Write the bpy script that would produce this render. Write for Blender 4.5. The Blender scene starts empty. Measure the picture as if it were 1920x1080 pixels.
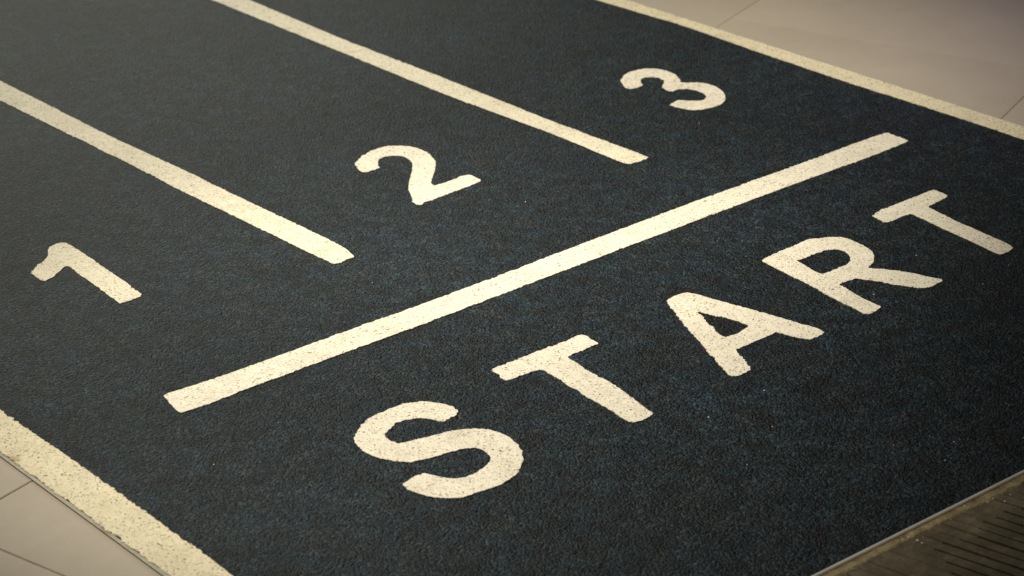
import bpy, math, random
from mathutils import Vector, Matrix, noise
from mathutils.geometry import tessellate_polygon

random.seed(7)
scene = bpy.context.scene
col = scene.collection
R = math.radians

# ------------------------------------------------------------------ camera
CAM_H = 1.30
F_PX = 4000.0                       # focal length in photograph pixels (1920 wide)
YAW, PITCH, ROLL = R(48.12), R(24.84), R(0.25)
fw = Vector((math.cos(PITCH)*math.cos(YAW), math.cos(PITCH)*math.sin(YAW), -math.sin(PITCH)))
rt0 = fw.cross(Vector((0, 0, 1))).normalized()
up0 = rt0.cross(fw)
rt = rt0*math.cos(ROLL) + up0*math.sin(ROLL)
up = -rt0*math.sin(ROLL) + up0*math.cos(ROLL)
cam_data = bpy.data.cameras.new('camera')
cam = bpy.data.objects.new('camera', cam_data)
col.objects.link(cam)
m = Matrix((rt, up, -fw)).transposed().to_4x4()
m.translation = (0, 0, CAM_H)
cam.matrix_world = m
cam_data.sensor_width = 36
cam_data.lens = 36*F_PX/1920
cam_data.clip_start = 0.05
cam_data.clip_end = 200
cam_data.dof.use_dof = True
cam_data.dof.focus_distance = 3.02
cam_data.dof.aperture_fstop = 7.5
scene.camera = cam

# ------------------------------------------------------------------ world and lamps
world = bpy.data.worlds.new('World')
scene.world = world
world.use_nodes = True
bg = world.node_tree.nodes['Background']
bg.inputs[0].default_value = (1.0, 0.86, 0.66, 1)
bg.inputs[1].default_value = 0.042

def lamp(name, kind, loc, target, energy, colour, **kw):
    d = bpy.data.lights.new(name, kind)
    d.energy = energy
    d.color = colour
    for k, v in kw.items():
        setattr(d, k, v)
    o = bpy.data.objects.new(name, d)
    col.objects.link(o)
    o.location = loc
    o.rotation_euler = (Vector(target)-Vector(loc)).to_track_quat('-Z', 'Y').to_euler()
    return o

# two warm ceiling spots make the pool of light over the start line
lamp('ceiling_spot', 'SPOT', (0.6, 2.0, 2.5), (1.62, 1.98, 0), 378, (1.0, 0.915, 0.76),
     spot_size=R(37), spot_blend=1.0, shadow_soft_size=0.06)
lamp('ceiling_spot', 'SPOT', (2.2, 2.0, 2.5), (2.4, 2.75, 0), 315, (1.0, 0.915, 0.76),
     spot_size=R(58), spot_blend=1.0, shadow_soft_size=0.06)
# broad unseen area light beyond the far end of the track, gives the sheen on the rubber
lamp('far_sheen_light', 'AREA', (3.5, 7.4, 1.9), (2.0, 3.3, 0), 88, (1.0, 1.0, 0.84),
     shape='RECTANGLE', size=4.4, size_y=1.6)
# faint lilac glow from an unseen lamp added on the right
lamp('lilac_spot', 'SPOT', (5.2, 3.2, 1.6), (3.40, 2.40, 0), 19, (0.62, 0.42, 1.0),
     spot_size=R(22), spot_blend=1.0, shadow_soft_size=0.15)

scene.view_settings.view_transform = 'Standard'
scene.view_settings.look = 'None'
scene.view_settings.exposure = 0
scene.view_settings.gamma = 1
scene.view_settings.use_curve_mapping = False

# ------------------------------------------------------------------ helpers
def ground(x, y):
    """photograph pixel -> point on the ground plane z = 0"""
    d = rt*((x-960)/F_PX) - up*((y-540)/F_PX) + fw
    t = CAM_H/-d.z
    return (d.x*t, d.y*t)

def G(pts, ox=0.0, oy=0.0, s=1.0):
    return [ground(ox+x/s, oy+y/s) for x, y in pts]

def tag(o, label=None, cat=None, group=None, kind=None):
    if label: o['label'] = label
    if cat: o['category'] = cat
    if group: o['group'] = group
    if kind: o['kind'] = kind
    return o

def link(name, verts, faces, mat, parent=None, centre=True, base_z=0.0):
    me = bpy.data.meshes.new(name)
    if centre:
        n = len(verts)
        cx = sum(v[0] for v in verts)/n
        cy = sum(v[1] for v in verts)/n
    else:
        cx = cy = 0.0
    off = Vector((cx, cy, base_z))
    me.from_pydata([(v[0]-cx, v[1]-cy, v[2]-base_z) for v in verts], [], faces)
    me.update()
    if mat: me.materials.append(mat)
    o = bpy.data.objects.new(name, me)
    col.objects.link(o)
    if parent is not None:
        o.parent = parent
        off = off - parent.matrix_world.translation if parent.type == 'EMPTY' else off - parent.location
    o.location = off
    return o

def chaikin(p, k=0.2):
    out = []
    n = len(p)
    for i in range(n):
        a, b = p[i], p[(i+1) % n]
        out.append((a[0]*(1-k)+b[0]*k, a[1]*(1-k)+b[1]*k))
        out.append((a[0]*k+b[0]*(1-k), a[1]*k+b[1]*(1-k)))
    return out

def resample(p, step):
    """even spacing along the closed outline"""
    n = len(p)
    seg = [math.hypot(p[(i+1) % n][0]-p[i][0], p[(i+1) % n][1]-p[i][1]) for i in range(n)]
    total = sum(seg)
    k = max(12, int(round(total/step)))
    out, i, acc = [], 0, 0.0
    for j in range(k):
        d = j*total/k
        while i < n-1 and acc+seg[i] < d:
            acc += seg[i]; i += 1
        t_ = (d-acc)/seg[i] if seg[i] > 0 else 0.0
        a, b = p[i], p[(i+1) % n]
        out.append((a[0]+(b[0]-a[0])*t_, a[1]+(b[1]-a[1])*t_))
    return out

def ragged(p, fine=0.0008, broad=0.0006):
    """the paint edge creeps round the rubber granules"""
    n = len(p)
    out = []
    for i in range(n):
        a, b, c = p[i-1], p[i], p[(i+1) % n]
        tx, ty = c[0]-a[0], c[1]-a[1]
        L = math.hypot(tx, ty) or 1
        d = (noise.noise((b[0]*330, b[1]*330, 3.1))*0.6+noise.noise((b[0]*150, b[1]*150, 5.1)))*fine*1.5 + noise.noise((b[0]*45, b[1]*45, 7.7))*broad*1.6
        d *= 0.35+1.3*max(0.0, min(1.0, noise.noise((b[0]*19, b[1]*19, 1.3))+0.5))
        out.append((b[0]-ty/L*d, b[1]+tx/L*d))
    return out

def area2(p):
    return sum(p[i-1][0]*p[i][1]-p[i][0]*p[i-1][1] for i in range(len(p)))

def prism(loops, z0, z1):
    """flat-topped sheet with real edges from an outline and its holes"""
    fixed = []
    for i, l in enumerate(loops):
        ccw = area2(l) > 0
        if (i == 0) != ccw: l = l[::-1]
        fixed.append(l)
    vl = [[Vector((x, y, 0)) for x, y in l] for l in fixed]
    tris = tessellate_polygon(vl)
    flat = [v for l in fixed for v in l]
    n = len(flat)
    verts = [(x, y, z1) for x, y in flat] + [(x, y, z0) for x, y in flat]
    faces = []
    for a, b, c in tris:
        pa, pb, pc = flat[a], flat[b], flat[c]
        s = (pb[0]-pa[0])*(pc[1]-pa[1])-(pb[1]-pa[1])*(pc[0]-pa[0])
        if abs(s) < 1e-14: continue
        faces.append((a, b, c) if s > 0 else (a, c, b))
    k = 0
    for l in fixed:
        m_ = len(l)
        for i in range(m_):
            j = (i+1) % m_
            faces.append((k+i, n+k+i, n+k+j, k+j))
        k += m_
    return verts, faces

def clip(poly, nx, ny, d):
    """keep the side nx*x+ny*y <= d"""
    out = []
    for i in range(len(poly)):
        a, b = poly[i-1], poly[i]
        da, db = nx*a[0]+ny*a[1]-d, nx*b[0]+ny*b[1]-d
        if (da <= 0) != (db <= 0):
            t = da/(da-db)
            out.append((a[0]+(b[0]-a[0])*t, a[1]+(b[1]-a[1])*t))
        if db <= 0: out.append(b)
    return out

# ------------------------------------------------------------------ materials
class NT:
    def __init__(self, name):
        self.mat = bpy.data.materials.new(name)
        self.mat.use_nodes = True
        self.t = self.mat.node_tree
        self.b = self.t.nodes['Principled BSDF']
        self.pos = self.n('ShaderNodeNewGeometry').outputs['Position']
    def n(self, kind, **kw):
        x = self.t.nodes.new(kind)
        for k, v in kw.items(): setattr(x, k, v)
        return x
    def set(self, sock, v):
        if hasattr(v, 'is_linked') or isinstance(v, bpy.types.NodeSocket): self.t.links.new(v, sock)
        else: sock.default_value = v
    def noise(self, scale, detail=3, rough=0.55, vec=None):
        x = self.n('ShaderNodeTexNoise')
        self.set(x.inputs['Vector'], vec or self.pos)
        x.inputs['Scale'].default_value = scale
        x.inputs['Detail'].default_value = detail
        x.inputs['Roughness'].default_value = rough
        return x.outputs['Fac']
    def n_off(self, o):
        x = self.n('ShaderNodeVectorMath', operation='ADD')
        self.set(x.inputs[0], self.pos)
        x.inputs[1].default_value = o
        return x.outputs[0]
    def vor(self, scale, feature='F1', vec=None):
        x = self.n('ShaderNodeTexVoronoi', feature=feature)
        self.set(x.inputs['Vector'], vec or self.pos)
        x.inputs['Scale'].default_value = scale
        return x
    def ramp(self, v, stops, interp='LINEAR'):
        x = self.n('ShaderNodeValToRGB')
        x.color_ramp.interpolation = interp
        e = x.color_ramp.elements
        while len(e) < len(stops): e.new(0.5)
        for q, (p, c) in zip(e, stops):
            q.position = p
            q.color = (c, c, c, 1) if isinstance(c, (int, float)) else (*c, 1)
        self.set(x.inputs[0], v)
        return x.outputs[0]
    def mix(self, f, a, b, mode='MIX'):
        x = self.n('ShaderNodeMix', data_type='RGBA', blend_type=mode)
        self.set(x.inputs[0], f)
        self.set(x.inputs[6], a if not isinstance(a, tuple) else (*a, 1))
        self.set(x.inputs[7], b if not isinstance(b, tuple) else (*b, 1))
        return x.outputs[2]
    def math(self, op, a, b=0.0, clamp=False):
        x = self.n('ShaderNodeMath', operation=op, use_clamp=clamp)
        self.set(x.inputs[0], a)
        self.set(x.inputs[1], b)
        return x.outputs[0]
    def bump(self, h, dist, strength=1.0, normal=None):
        x = self.n('ShaderNodeBump')
        x.inputs['Strength'].default_value = strength
        x.inputs['Distance'].default_value = dist
        self.set(x.inputs['Height'], h)
        if normal: self.set(x.inputs['Normal'], normal)
        return x.outputs[0]
    def out(self, colour, rough, normal=None, spec=0.5, metal=0.0):
        self.set(self.b.inputs['Base Color'], colour if not isinstance(colour, tuple) else (*colour, 1))
        self.set(self.b.inputs['Roughness'], rough)
        self.b.inputs['Specular IOR Level'].default_value = spec
        self.b.inputs['Metallic'].default_value = metal
        if normal: self.set(self.b.inputs['Normal'], normal)
        return self.mat

GRAIN = 365.0
def granules(t):
    v = t.vor(GRAIN)
    v2 = t.vor(GRAIN*0.55)
    n1 = t.noise(150, 2, 0.6)
    h = t.math('SUBTRACT', 1.0, v.outputs['Distance'])
    h2 = t.math('SUBTRACT', 1.0, v2.outputs['Distance'])
    h = t.math('ADD', h, t.math('MULTIPLY', h2, 0.45))
    h = t.math('ADD', h, t.math('MULTIPLY', n1, 0.5))
    return v, h

def rubber_colour(t, v):
    sep = t.n('ShaderNodeSeparateColor')
    t.set(sep.inputs[0], v.outputs['Color'])
    grain = t.ramp(sep.outputs[0], [(0.0, (0.0004, 0.0010, 0.0020)), (0.24, (0.0008, 0.0018, 0.0034)), (0.30, (0.0044, 0.0092, 0.0152)),
                                    (0.72, (0.0080, 0.0158, 0.0250)), (0.86, (0.0160, 0.0270, 0.0380)), (1.0, (0.038, 0.053, 0.066))])
    warm = t.mix(1.0, grain, (1.22, 1.02, 0.82), 'MULTIPLY')
    cool = t.mix(1.0, grain, (0.80, 1.06, 1.20), 'MULTIPLY')
    f1 = t.ramp(t.noise(17, 5, 0.62), [(0.36, 0.0), (0.66, 1.0)])
    c = t.mix(f1, cool, warm)
    f4 = t.ramp(t.noise(24, 4, 0.6, t.n_off((7.3, 2.1, 0))), [(0.52, 0.0), (0.70, 0.8)])
    c = t.mix(f4, c, t.mix(1.0, grain, (1.62, 0.92, 0.80), 'MULTIPLY'))      # reddish brown crumbs
    f5 = t.ramp(t.noise(27, 4, 0.6, t.n_off((1.7, 9.4, 0))), [(0.52, 0.0), (0.70, 0.8)])
    c = t.mix(f5, c, t.mix(1.0, grain, (0.95, 1.16, 0.84), 'MULTIPLY'))      # greenish ones
    f2 = t.ramp(t.noise(31, 4, 0.6), [(0.36, 0.50), (0.62, 1.25)])
    c = t.mix(1.0, c, f2, 'MULTIPLY')
    f3 = t.ramp(t.noise(3.1, 5, 0.6), [(0.32, 0.68), (0.68, 1.18)])   # trodden, dusty areas
    return t.mix(1.0, c, f3, 'MULTIPLY')

t = NT('rubber_granules')
v, h = granules(t)
RUBBER = t.out(rubber_colour(t, v), 0.50, t.bump(h, 0.0013, 1.0), 0.15)

def paint(name, base, pits, dirt, stain=None):
    t = NT(name)
    v, h = granules(t)
    tone = t.ramp(t.noise(55, 4, 0.6), [(0.3, tuple(c*0.90 for c in base)), (0.7, base)])
    # unpainted pits between granules, clustered in worn patches
    pit = t.ramp(v.outputs['Distance'], [(0.57, 0.0), (0.70, 1.0)])
    wear = t.ramp(t.noise(38, 4, 0.65), [(0.39-pits*0.2, 0.0), (0.66-pits*0.2, 1.0)])
    wear2 = t.ramp(t.noise(260, 2, 0.5), [(0.49, 0.0), (0.60, 1.0)])
    mask = t.math('MULTIPLY', t.math('MULTIPLY', pit, wear), wear2)
    c = t.mix(t.math('MULTIPLY', t.ramp(t.noise(14, 5, 0.7), [(0.5, 0.0), (0.8, 1.0)]), dirt), tone, (0.42, 0.34, 0.22))
    scuff = t.ramp(t.noise(21, 6, 0.72, t.n_off((3.3, 8.8, 0))), [(0.54, 0.0), (0.74, 0.55)])   # grey shoe dirt
    c = t.mix(scuff, c, tuple(x*0.62 for x in base))
    gsep = t.n('ShaderNodeSeparateColor')
    t.set(gsep.inputs[0], v.outputs['Color'])
    c = t.mix(1.0, c, t.ramp(gsep.outputs[1], [(0.0, 0.80), (0.35, 0.97), (1.0, 1.03)]), 'MULTIPLY')
    if stain:
        dv = t.n('ShaderNodeVectorMath', operation='DISTANCE')
        t.set(dv.inputs[0], t.pos)
        dv.inputs[1].default_value = (*stain, 0)
        dd = t.math('ADD', dv.outputs['Value'], t.math('MULTIPLY', t.noise(120, 4, 0.65), 0.022))
        c = t.mix(t.ramp(t.math('MULTIPLY', dd, 20.0), [(0.30, 0.75), (0.52, 0.0)]), c, (0.42, 0.25, 0.10))
    c = t.mix(mask, c, (0.14, 0.115, 0.08))
    return t.out(c, 0.55, t.bump(h, 0.0008, 0.9), 0.4)

PAINT = paint('cream_line_paint', (0.82, 0.775, 0.65), 0.62, 0.38)
PAINT_WARM = paint('yellower_cream_paint', (0.80, 0.75, 0.59), 0.55, 0.40)  # yellower cream for the lane lines and the first lane number
PAINT_OLD = paint('yellowed_edge_paint', (0.79, 0.72, 0.515), 0.75, 0.40, ground(22, 862))

t = NT('porcelain_tile')
cl = t.ramp(t.noise(4.5, 5, 0.6), [(0.3, (0.395, 0.345, 0.283)), (0.7, (0.44, 0.39, 0.322))])
cl = t.mix(t.ramp(t.noise(420, 2, 0.5), [(0.35, 0.0), (0.75, 0.22)]), cl, (0.30, 0.26, 0.21))
cl = t.mix(t.ramp(t.noise(2.2, 6, 0.7), [(0.55, 0.0), (0.85, 0.35)]), cl, (0.27, 0.235, 0.19))
oi = t.n('ShaderNodeObjectInfo')
cl = t.mix(1.0, cl, t.ramp(oi.outputs['Random'], [(0.0, 0.95), (1.0, 1.04)]), 'MULTIPLY')
TILE = t.out(cl, t.ramp(t.noise(30, 4), [(0.3, 0.48), (0.7, 0.60)]), t.bump(t.noise(300, 3), 0.0003, 0.5), 0.4)

t = NT('dark_grout')
GROUT = t.out(t.ramp(t.noise(80, 4), [(0.3, (0.20, 0.17, 0.125)), (0.7, (0.32, 0.28, 0.215))]), 0.9,
              t.bump(t.noise(300, 3), 0.001), 0.2)

t = NT('worn_brown_stone')
cl = t.ramp(t.noise(22, 6, 0.65), [(0.25, (0.066, 0.054, 0.036)), (0.5, (0.11, 0.092, 0.062)), (0.75, (0.19, 0.162, 0.11))])
cl = t.mix(t.ramp(t.noise(70, 5, 0.7), [(0.5, 0.0), (0.75, 0.5)]), cl, (0.30, 0.25, 0.16))
STONE = t.out(cl, 0.8, t.bump(t.noise(180, 5, 0.6), 0.0012), 0.3)

t = NT('sandy_mortar')
cl = t.ramp(t.noise(60, 6, 0.7), [(0.3, (0.18, 0.14, 0.075)), (0.55, (0.38, 0.31, 0.18)), (0.75, (0.58, 0.50, 0.33))])
MORTAR = t.out(cl, 0.9, t.bump(t.noise(220, 5, 0.65), 0.003), 0.2)

t = NT('dull_aluminium')
ALU = t.out(t.ramp(t.noise(40, 4), [(0.3, (0.66, 0.65, 0.60)), (0.7, (0.80, 0.79, 0.74))]),
            0.42, t.bump(t.noise(500, 2), 0.0002, 0.4), 0.5, 0.25)
t = NT('oxidised_aluminium')
ALU_DULL = t.out(t.ramp(t.noise(14, 5, 0.65), [(0.35, (0.26, 0.235, 0.18)), (0.65, (0.46, 0.44, 0.37))]),
                 0.5, t.bump(t.noise(400, 2), 0.0002, 0.4), 0.4, 0.1)
t = NT('white_grit')
GRIT = t.out((0.75, 0.74, 0.68), 0.5)

# ------------------------------------------------------------------ layout of the track
X_LEFT = ground(160, 963)[0]            # outer edge of the left edge line
X_RIGHT = 1.30*2.2985                   # outer edge of the right edge line
P_FRONT = [ground(1520, 1080), ground(1920, 880)]
fs = (P_FRONT[1][1]-P_FRONT[0][1])/(P_FRONT[1][0]-P_FRONT[0][0])
def front_y(x): return P_FRONT[0][1]+fs*(x-P_FRONT[0][0])
Y_FAR = 5.2

# ------------------------------------------------------------------ floor with its tiles
floor_outline = [(-1.2, -0.2), (5.2, -0.2), (5.2, 6.2), (-1.2, 6.2)]
vv, ff = prism([floor_outline], -0.06, -0.0145)
floor = tag(link('floor', vv, ff, GROUT, base_z=-0.06), kind='structure')

def tile_field(angle, ox, oy, wu, wv, halfplanes, region, z_top=-0.003, gap=0.0019):
    ca, sa = math.cos(angle), math.sin(angle)
    for i in range(-9, 10):
        for j in range(-12, 13):
            u0, v0 = i*wu+gap/2, j*wv+gap/2
            u1, v1 = (i+1)*wu-gap/2, (j+1)*wv-gap/2
            poly = [(ox+u*ca-v_*sa, oy+u*sa+v_*ca) for u, v_ in ((u0, v0), (u1, v0), (u1, v1), (u0, v1))]
            for hp in halfplanes: 
                poly = clip(poly, *hp)
                if len(poly) < 3: break
            if len(poly) < 3 or abs(area2(poly)) < 4e-4: continue
            dz = random.uniform(-0.0005, 0.0005)
            # bevelled arris: two rings
            cx = sum(p[0] for p in poly)/len(poly); cy = sum(p[1] for p in poly)/len(poly)
            n = len(poly)
            inner = []
            for k in range(n):
                dx, dy = cx-poly[k][0], cy-poly[k][1]
                L = math.hypot(dx, dy)
                inner.append((poly[k][0]+dx/L*0.0016, poly[k][1]+dy/L*0.0016))
            if area2(poly) < 0: poly, inner = poly[::-1], inner[::-1]
            vs = [(x, y, z_top+dz) for x, y in inner]+[(x, y, z_top+dz-0.0005) for x, y in poly]+[(x, y, -0.0043) for x, y in poly]
            fs_ = [tuple(range(n))]
            for k in range(n):
                l = (k+1) % n
                fs_.append((k, n+k, n+l, l)); fs_.append((n+k, 2*n+k, 2*n+l, n+l))
            link('tile', vs, fs_, TILE, floor, base_z=-0.0043)

for poly in ([(-0.7, 0.2), (X_LEFT-0.0046, 0.2), (X_LEFT-0.0046, 4.3), (-0.7, 4.3)],
             [(X_RIGHT+0.001, 0.8), (5.0, 0.8), (5.0, 5.3), (X_RIGHT+0.001, 5.3)]):
    vv, ff = prism([poly], -0.0145, -0.0040)
    link('grout', vv, ff, GROUT, floor, base_z=-0.0145)
# left of the track
lj = ground(29, 915); lk = ground(62, 1051)
aL = R(14.5)
# corner where the two joints meet
def isect(p, a, q, b):
    d = math.cos(a)*math.sin(b)-math.sin(a)*math.cos(b)
    t_ = ((q[0]-p[0])*math.sin(b)-(q[1]-p[1])*math.cos(b))/d
    return (p[0]+t_*math.cos(a), p[1]+t_*math.sin(a))
c0 = isect(lj, aL, lk, aL+R(90))
tile_field(aL, c0[0], c0[1], 0.65, 0.65,
           [(1, 0, X_LEFT-0.0047), (0, -1, -0.3), (-1, 0, 0.6), (0, 1, 4.2)], None)
# right of the track
rj = ground(1381, 24)
tile_field(R(19), rj[0]+0.62*math.cos(R(19)), rj[1]+0.62*math.sin(R(19)), 0.65, 0.650,
           [(-1, 0, -(X_RIGHT+0.0025)), (0, -1, -0.9), (1, 0, 4.9), (0, 1, 5.2)], None)

# grooved stone pavers in front of the track
def paver(x0, x1, depth, grooves):
    """stone slab with cut slots: a row of ribs over a recessed bed"""
    ya0, ya1 = front_y(x0)-0.0145, front_y(x1)-0.0145
    z = -0.0032
    poly = [(x0, ya0-depth), (x1, ya1-depth), (x1, ya1), (x0, ya0)]
    if not grooves:
        vs, fc = prism([poly], -0.0145, z)
        return link('grooved_paver', vs, fc, STONE, floor, base_z=-0.0145)
    verts, faces = [], []
    def add(p, a, b):
        if len(p) < 3: return
        v_, f_ = prism([p], a, b)
        k = len(verts)
        verts.extend(v_)
        faces.extend([tuple(i+k for i in f) for f in f_])
    add(poly, -0.0145, z-0.0027)
    fill = []
    head = 0.0
    nx, ny = fs, -1.0                         # toward the front
    L = math.hypot(nx, ny); nx /= L; ny /= L
    lim = nx*x0+ny*(ya0-0.0)+head
    body = poly
    ang = R(-77.5)
    gx, gy = -math.sin(ang), math.cos(ang)    # across the grooves
    ref = ground(1798.5, 1006)
    d0 = gx*ref[0]+gy*ref[1]
    pitch, wide = 0.0180, 0.0038
    for k in range(-60, 60):
        a = d0+k*pitch+wide/2; b = d0+(k+1)*pitch-wide/2
        rib = clip(clip(body, -gx, -gy, -a), gx, gy, b)
        add(rib, z-0.0027, z+random.uniform(-0.0006, 0.0002))
        # dirt has filled the slots, mostly near the edging and towards the left
        gap = clip(clip(body, -gx, -gy, -(b+0.0002)), gx, gy, b+wide-0.0002)
        if len(gap) >= 3:
            mx = sum(p[0] for p in gap)/len(gap)
            reach = 0.024+0.026*random.random()+max(0.0, 1.80-mx)*0.9
            gap = clip(gap, nx, ny, lim+reach)
            if len(gap) >= 3: fill.append(gap)
    o = link('grooved_paver', verts, faces, STONE, floor, base_z=-0.0145)
    v2, f2 = [], []
    for gap in fill:
        v_, f_ = prism([gap], z-0.0026, z-0.0004-0.0006*random.random())
        k = len(v2)
        v2.extend(v_); f2.extend([tuple(i+k for i in f) for f in f_])
    if v2:
        d = link('slot_dirt', v2, f2, STONE, None, base_z=z-0.0026)
        d.location = d.location - o.location - floor.location
        d.parent = o
        d['kind'] = 'stuff'
    return o

xs = [0.758, 1.0545, 1.351, 1.6515, 1.948, 2.2445, 2.541, 2.8375]
for a, b in zip(xs, xs[1:]):
    paver(a+0.0012, b-0.0012, 0.3, True)

# bed of sandy mortar between the edging and the pavers, humped and broken
nx_ = 260
verts, faces = [], []
for i in range(nx_+1):
    x = 0.9+i*(2.7-0.9)/nx_
    yb = front_y(x)-0.0036
    w = 0.016+0.010*max(0, noise.noise((x*16, 2.2, 0)))+0.004*noise.noise((x*70, 5, 0))
    hz = -0.0045+0.0022*noise.noise((x*40, 9, 1))
    for k, (f_, z_) in enumerate(((0, -0.0026), (0.25, hz+0.0012), (0.6, hz+0.002), (1.0, -0.0060))):
        verts.append((x, yb-w*f_, z_+0.0012*noise.noise((x*160, k*3.3, 4))))
for i in range(nx_):
    for k in range(3):
        a = i*4+k
        faces.append((a, a+1, a+5, a+4))
link('mortar_bed', verts, faces, MORTAR, floor, base_z=-0.0060)

# ------------------------------------------------------------------ the running track
track = bpy.data.objects.new('running_track', None)
col.objects.link(track)
track.location = ((X_LEFT+X_RIGHT)/2, 2.2, 0)
bpy.context.view_layer.update()
tag(track, 'dark blue rubber running track with cream lane lines, START lettering and lane numbers', 'running track')

outline = [(X_LEFT, front_y(X_LEFT)), (X_RIGHT, front_y(X_RIGHT)), (X_RIGHT, Y_FAR), (X_LEFT, Y_FAR)]
vv, ff = prism([outline], -0.0143, 0.0)
link('rubber_surface', vv, ff, RUBBER, track, base_z=-0.0143)

PZ0, PZ1 = -0.0004, 0.0008
def mark(name, loops, label, mat=PAINT, smooth=2, k=0.11, fine=0.0011, broad=0.0006, step=0.0011, straight=False):
    res = []
    for l in loops:
        for _ in range(smooth): l = chaikin(l, k)
        res.append(ragged(resample(l, step), fine, broad))
    v_, f_ = prism(res, PZ0, PZ1)
    o = link(name, v_, f_, mat, track, base_z=PZ0)
    o['label'] = label
    return o

# lane lines, start line, edge lines (traced on the ground, carried on past the frame)
def extend(p, q, y):
    t_ = (y-p[1])/(q[1]-p[1])
    return (p[0]+(q[0]-p[0])*t_, y)

def band(px_a, px_b, mat, name, label, caps=()):
    """px_a / px_b: the two long edges as pixels from the far end to the near end"""
    a, b = G(px_a), G(px_b)
    a = [extend(a[1], a[0], Y_FAR-0.004)]+a
    b = [extend(b[1], b[0], Y_FAR-0.004)]+b
    loop = a+G(caps)+b[::-1]
    return mark(name, [loop], label, mat, smooth=1, k=0.12, step=0.0016)

band([(0, 152), (200, 253), (350, 322), (427, 360), (640, 461), (665, 482)],
     [(0, 189), (233, 303), (343, 360), (500, 435), (620, 494)], PAINT_WARM, 'lane_line',
     'cream line between lanes 1 and 2', [(650, 487), (632, 495)])
band([(467, 0), (640, 73), (840, 150), (1040, 230), (1217, 295)],
     [(397, 0), (640, 98), (840, 180), (1040, 253), (1168, 306)], PAINT_WARM, 'lane_line',
     'cream line between lanes 2 and 3', [(1200, 303), (1180, 308)])

mark('start_line', [G([(305, 741), (380, 718), (500, 676), (633, 627), (800, 568), (960, 508), (1120, 447), (1280, 387),
                       (1357, 359), (1500, 308), (1620, 263), (1664, 249), (1684, 257), (1705, 265), (1640, 291), (1560, 320),
                       (1420, 371), (1280, 424), (1120, 484), (960, 545), (800, 606), (640, 664), (492, 719), (380, 762), (337, 775), (322, 761)])],
     'long cream start line crossing the lanes', PAINT, smooth=1, k=0.10)

# left edge line: traced inner edge, outer edge on the metal edging
li = G([(0, 770), (75, 822), (150, 873), (220, 922), (283, 968), (360, 1022), (433, 1078)])
far_li = [(X_LEFT+0.052, Y_FAR-0.004), (X_LEFT+0.052, 3.2)]
near_li = [(li[-1][0]-0.001, front_y(li[-1][0])+0.004)]
mark('edge_line', [far_li+li+near_li+[(X_LEFT-0.0004, front_y(X_LEFT)+0.004), (X_LEFT-0.0004, Y_FAR-0.004)]],
     'wide yellowed edge line beside the tiles at lane 1', PAINT_OLD, smooth=1, k=0.1, fine=0.0015, broad=0.0011, step=0.0014)
ri = G([(1117, 0), (1280, 48), (1430, 101), (1580, 152), (1680, 184), (1780, 216), (1920, 262)])
mark('edge_line', [[(ri[0][0], Y_FAR-0.004)]+ri+[(ri[-1][0], front_y(ri[-1][0])+0.004), (X_RIGHT-0.0015, front_y(X_RIGHT)+0.004), (X_RIGHT-0.0015, Y_FAR-0.004)]],
     'cream edge line beside the tiles at lane 3', PAINT_OLD, smooth=1, k=0.1, step=0.0016)

# START
S = [(1172,170),(1130,130),(1050,100),(930,80),(780,70),(650,88),(510,135),(380,190),(270,245),(190,315),(145,380),(130,425),
     (140,475),(185,540),(260,590),(360,635),(480,662),(600,675),(700,675),(800,655),(940,620),(1080,580),(1200,548),(1300,535),
     (1380,542),(1450,580),(1490,625),(1495,655),(1470,695),(1410,745),(1330,795),(1240,830),(1150,845),(1050,838),(950,815),
     (880,802),(820,788),(750,815),(690,850),(640,882),(615,905),(660,950),(740,980),(850,1015),(960,1035),(1100,1038),(1230,1030),
     (1340,990),(1480,945),(1600,900),(1690,845),(1760,790),(1800,720),(1812,640),(1805,570),(1760,500),(1680,430),(1580,380),
     (1460,352),(1340,342),(1200,352),(1050,378),(900,418),(740,452),(640,480),(570,490),(510,472),(455,440),(430,412),(455,375),
     (530,300),(620,258),(720,243),(800,238),(880,248),(960,270),(1030,268),(1080,235),(1145,205)]
mark('letter', [G(S, 640, 740, 5.3333)], 'cream letter S of START')
T1 = [(120,460),(150,435),(260,390),(430,320),(560,265),(680,225),(880,150),(1010,95),(1075,75),(1120,85),(1180,125),(1245,165),
      (1220,185),(1150,215),(1060,250),(975,285),(930,318),(1000,360),(1110,430),(1300,540),(1500,665),(1640,760),(1740,840),
      (1840,908),(1785,950),(1700,985),(1630,1000),(1580,997),(1500,955),(1400,885),(1250,795),(1110,725),(1050,670),(920,610),
      (860,555),(740,490),(660,443),(560,465),(450,500),(330,545),(270,558),(225,530),(170,480)]
mark('letter', [G(T1, 900, 615, 5.647)], 'first cream letter T of START, after the S')
A_ = [(108,195),(180,150),(270,120),(330,110),(430,125),(540,158),(700,205),(900,260),(1130,320),(1300,370),(1500,430),(1650,470),
      (1740,500),(1785,530),(1740,560),(1680,590),(1630,605),(1560,600),(1450,570),(1340,545),(1270,528),(1180,570),(1060,620),
      (960,665),(840,712),(900,790),(960,860),(1005,920),(950,955),(880,985),(820,997),(780,985),(720,925),(640,830),(560,755),
      (480,650),(400,560),(300,450),(230,370),(160,260)]
A_h = [(445,312),(600,350),(780,385),(900,425),(985,462),(930,500),(860,545),(740,582),(690,570),(620,495),(540,420),(480,350)]
mark('letter', [G(A_, 1230, 530, 5.647), G(A_h, 1230, 530, 5.647)], 'cream letter A of START')
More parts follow.
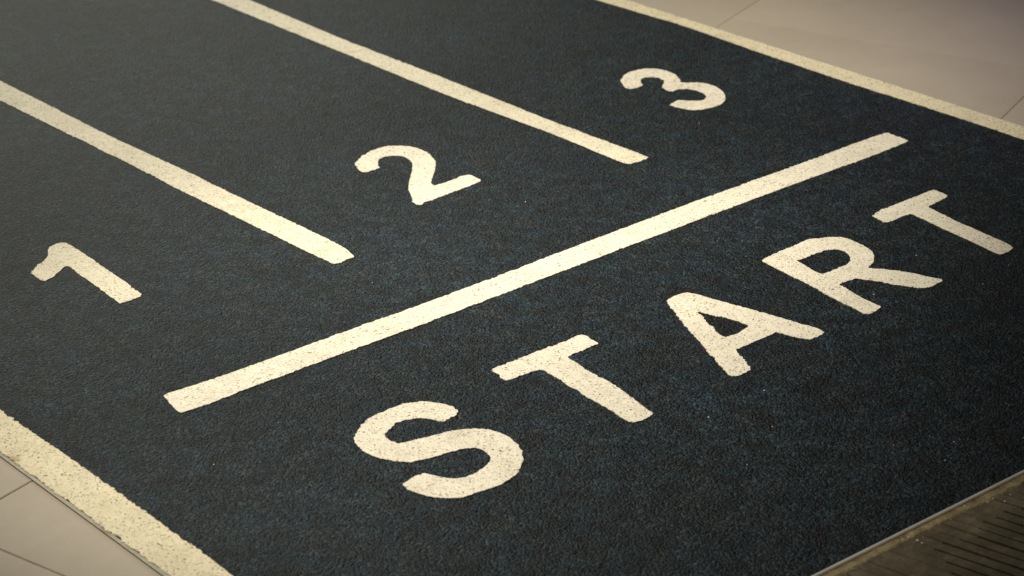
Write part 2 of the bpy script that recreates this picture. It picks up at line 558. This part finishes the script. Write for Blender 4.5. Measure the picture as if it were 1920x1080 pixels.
R_ = [(90,350),(180,300),(270,260),(380,215),(470,175),(540,145),(640,138),(750,125),(840,128),(920,150),(1000,185),(1090,225),
      (1140,270),(1158,310),(1145,365),(1100,415),(1115,425),(1240,430),(1400,450),(1550,475),(1680,505),(1790,525),(1805,540),
      (1740,575),(1690,600),(1610,608),(1480,595),(1350,580),(1200,550),(1060,525),(980,520),(890,545),(820,570),(880,605),
      (950,650),(1050,710),(1140,750),(1225,785),(1180,825),(1110,855),(1050,850),(980,810),(880,765),(760,700),(640,635),
      (500,555),(350,485),(200,410),(130,375)]
R_h = [(420,348),(500,328),(580,290),(650,265),(740,245),(820,243),(890,270),(930,310),(935,350),(900,385),(830,415),(740,455),
       (665,480),(600,455),(510,400),(450,365)]
mark('letter', [G(R_, 1410, 420, 5.047), G(R_h, 1410, 420, 5.047)], 'cream letter R of START')
T2 = [(92,418),(200,345),(360,290),(520,225),(650,175),(760,130),(835,105),(900,130),(1005,178),(950,220),(860,260),(765,308),
      (850,355),(1000,430),(1200,525),(1400,610),(1600,695),(1700,745),(1797,802),(1740,840),(1640,882),(1600,875),(1500,830),
      (1350,755),(1150,665),(950,575),(750,475),(560,395),(460,425),(350,475),(245,500),(170,455)]
mark('letter', [G(T2, 1620, 340, 6.39)], 'last cream letter T of START, after the R')
# lane numbers
N1 = [(115,560),(160,515),(210,450),(260,430),(340,345),(335,270),(360,225),(430,195),(480,180),(545,170),(600,190),(680,240),
      (800,315),(960,430),(1100,525),(1230,610),(1350,690),(1430,765),(1525,825),(1510,855),(1420,885),(1340,920),(1250,943),
      (1200,910),(1080,820),(930,710),(820,630),(700,550),(640,490),(600,472),(550,468),(480,540),(380,620),(285,665),(200,610)]
mark('lane_number', [G(N1, 40, 430, 6.75)], 'cream number 1 in the first lane', PAINT_WARM)
N2 = [(172,400),(200,345),(260,290),(370,230),(480,190),(600,165),(750,162),(880,172),(980,195),(1080,245),(1150,305),(1188,350),
      (1192,420),(1180,490),(1150,560),(1135,625),(1150,660),(1200,662),(1300,632),(1420,590),(1520,545),(1600,528),(1650,535),
      (1710,565),(1762,600),(1720,630),(1620,670),(1500,715),(1380,755),(1260,800),(1140,850),(1055,875),(1010,905),(960,910),
      (915,885),(905,840),(870,780),(848,720),(852,650),(875,560),(895,470),(898,390),(870,345),(810,305),(750,287),(640,287),
      (540,300),(460,345),(470,395),(490,435),(400,470),(330,493),(260,495),(210,465)]
mark('lane_number', [G(N2, 640, 250, 6.75)], 'cream number 2 in the middle lane')
N3 = [(292,355),(330,290),(400,240),(500,215),(620,198),(760,200),(880,225),(980,265),(1030,310),(1045,375),(1150,378),(1280,372),
      (1400,390),(1500,425),(1580,480),(1620,530),(1618,600),(1570,650),(1460,685),(1330,715),(1220,725),(1110,712),(1000,690),
      (910,660),(960,625),(1030,593),(1150,605),(1280,605),(1350,595),(1385,555),(1340,510),(1260,475),(1150,455),(1060,455),
      (990,465),(945,490),(880,475),(818,435),(850,350),(780,315),(680,300),(600,308),(550,330),(550,375),(580,408),(500,440),
      (420,455),(350,440)]
mark('lane_number', [G(N3, 1120, 100, 6.75)], 'cream number 3 in the third lane')

# ------------------------------------------------------------------ metal edging strips
def strip(p, q, w, z0, z1, name, label, mat=ALU):
    """flat bar with a rounded upper arris; the width lies to the right of p->q"""
    dx, dy = q[0]-p[0], q[1]-p[1]
    L = math.hypot(dx, dy); dx /= L; dy /= L
    nx, ny = dy, -dx
    prof = [(0, z0), (0, z1-0.0008), (0.0006, z1), (w-0.0012, z1), (w, z1-0.0012), (w, z0)]
    n = 60
    vs, fc = [], []
    for i in range(n+1):
        t_ = i/n*L
        wob = 0.0006*noise.noise((t_*3, 1, 0))
        for o, z in prof:
            vs.append((p[0]+dx*t_+nx*(o+wob), p[1]+dy*t_+ny*(o+wob), z))
    m_ = len(prof)
    for i in range(n):
        for k in range(m_):
            l = (k+1) % m_
            fc.append((i*m_+k, i*m_+l, (i+1)*m_+l, (i+1)*m_+k))
    fc.append(tuple(range(m_))[::-1]); fc.append(tuple(n*m_+k for k in range(m_)))
    o = link(name, vs, fc, mat, base_z=z0)
    return tag(o, label, 'edging')

strip((X_LEFT-0.001, front_y(X_LEFT)), (X_RIGHT, front_y(X_RIGHT)-0.0004), 0.0040, -0.0145, 0.0004,
      'edging_strip', 'thin grey metal edging strip between the track and the brown grooved stone')
strip((X_LEFT-0.0008, front_y(X_LEFT)-0.002), (X_LEFT-0.0008, Y_FAR), -0.0036, -0.0145, -0.0003,
      'edging_strip', 'thin pale metal edging strip between the yellowed edge line and the tiles', ALU_DULL)

# ------------------------------------------------------------------ loose grit on the rubber
specks = [(985, 379), (698, 531), (1718, 480), (1891, 498), (1843, 533), (1638, 553), (1401, 872), (1328, 783), (1448, 801),
          (1675, 836), (1772, 864), (1789, 829), (401, 872), (1918, 822), (1311, 232), (1280, 57), (1433, 733)]
crumbs = [(1704, 1003), (1721, 1009), (1729, 1014), (1693, 1007), (1895, 924), (1852, 937), (1884, 936), (1809, 944), (1862, 931)]
verts, faces = [], []
for px in specks+crumbs:
    gx, gy = ground(*px)
    r_ = random.uniform(0.0006, 0.0011)
    zb = 0.0
    if px in crumbs: r_ *= 1.7; zb = -0.0036
    k = len(verts)
    for z, rr, n in ((0.0002, 0.8, 5), (0.0008, 1.0, 5), (0.0014, 0.5, 5)):
        for i in range(n):
            a = i/n*2*math.pi+z*900
            q = rr*r_*random.uniform(0.7, 1.2)
            verts.append((gx+q*math.cos(a), gy+q*math.sin(a), zb+z))
    for ring in (0, 1):
        for i in range(5):
            j = (i+1) % 5
            faces.append((k+ring*5+i, k+ring*5+j, k+ring*5+5+j, k+ring*5+5+i))
    faces.append(tuple(k+10+i for i in range(5)))
grit = link('grit', verts, faces, GRIT, centre=False)
tag(grit, 'tiny white grains of grit scattered on the dark rubber and beside the edging', 'grit', kind='stuff')
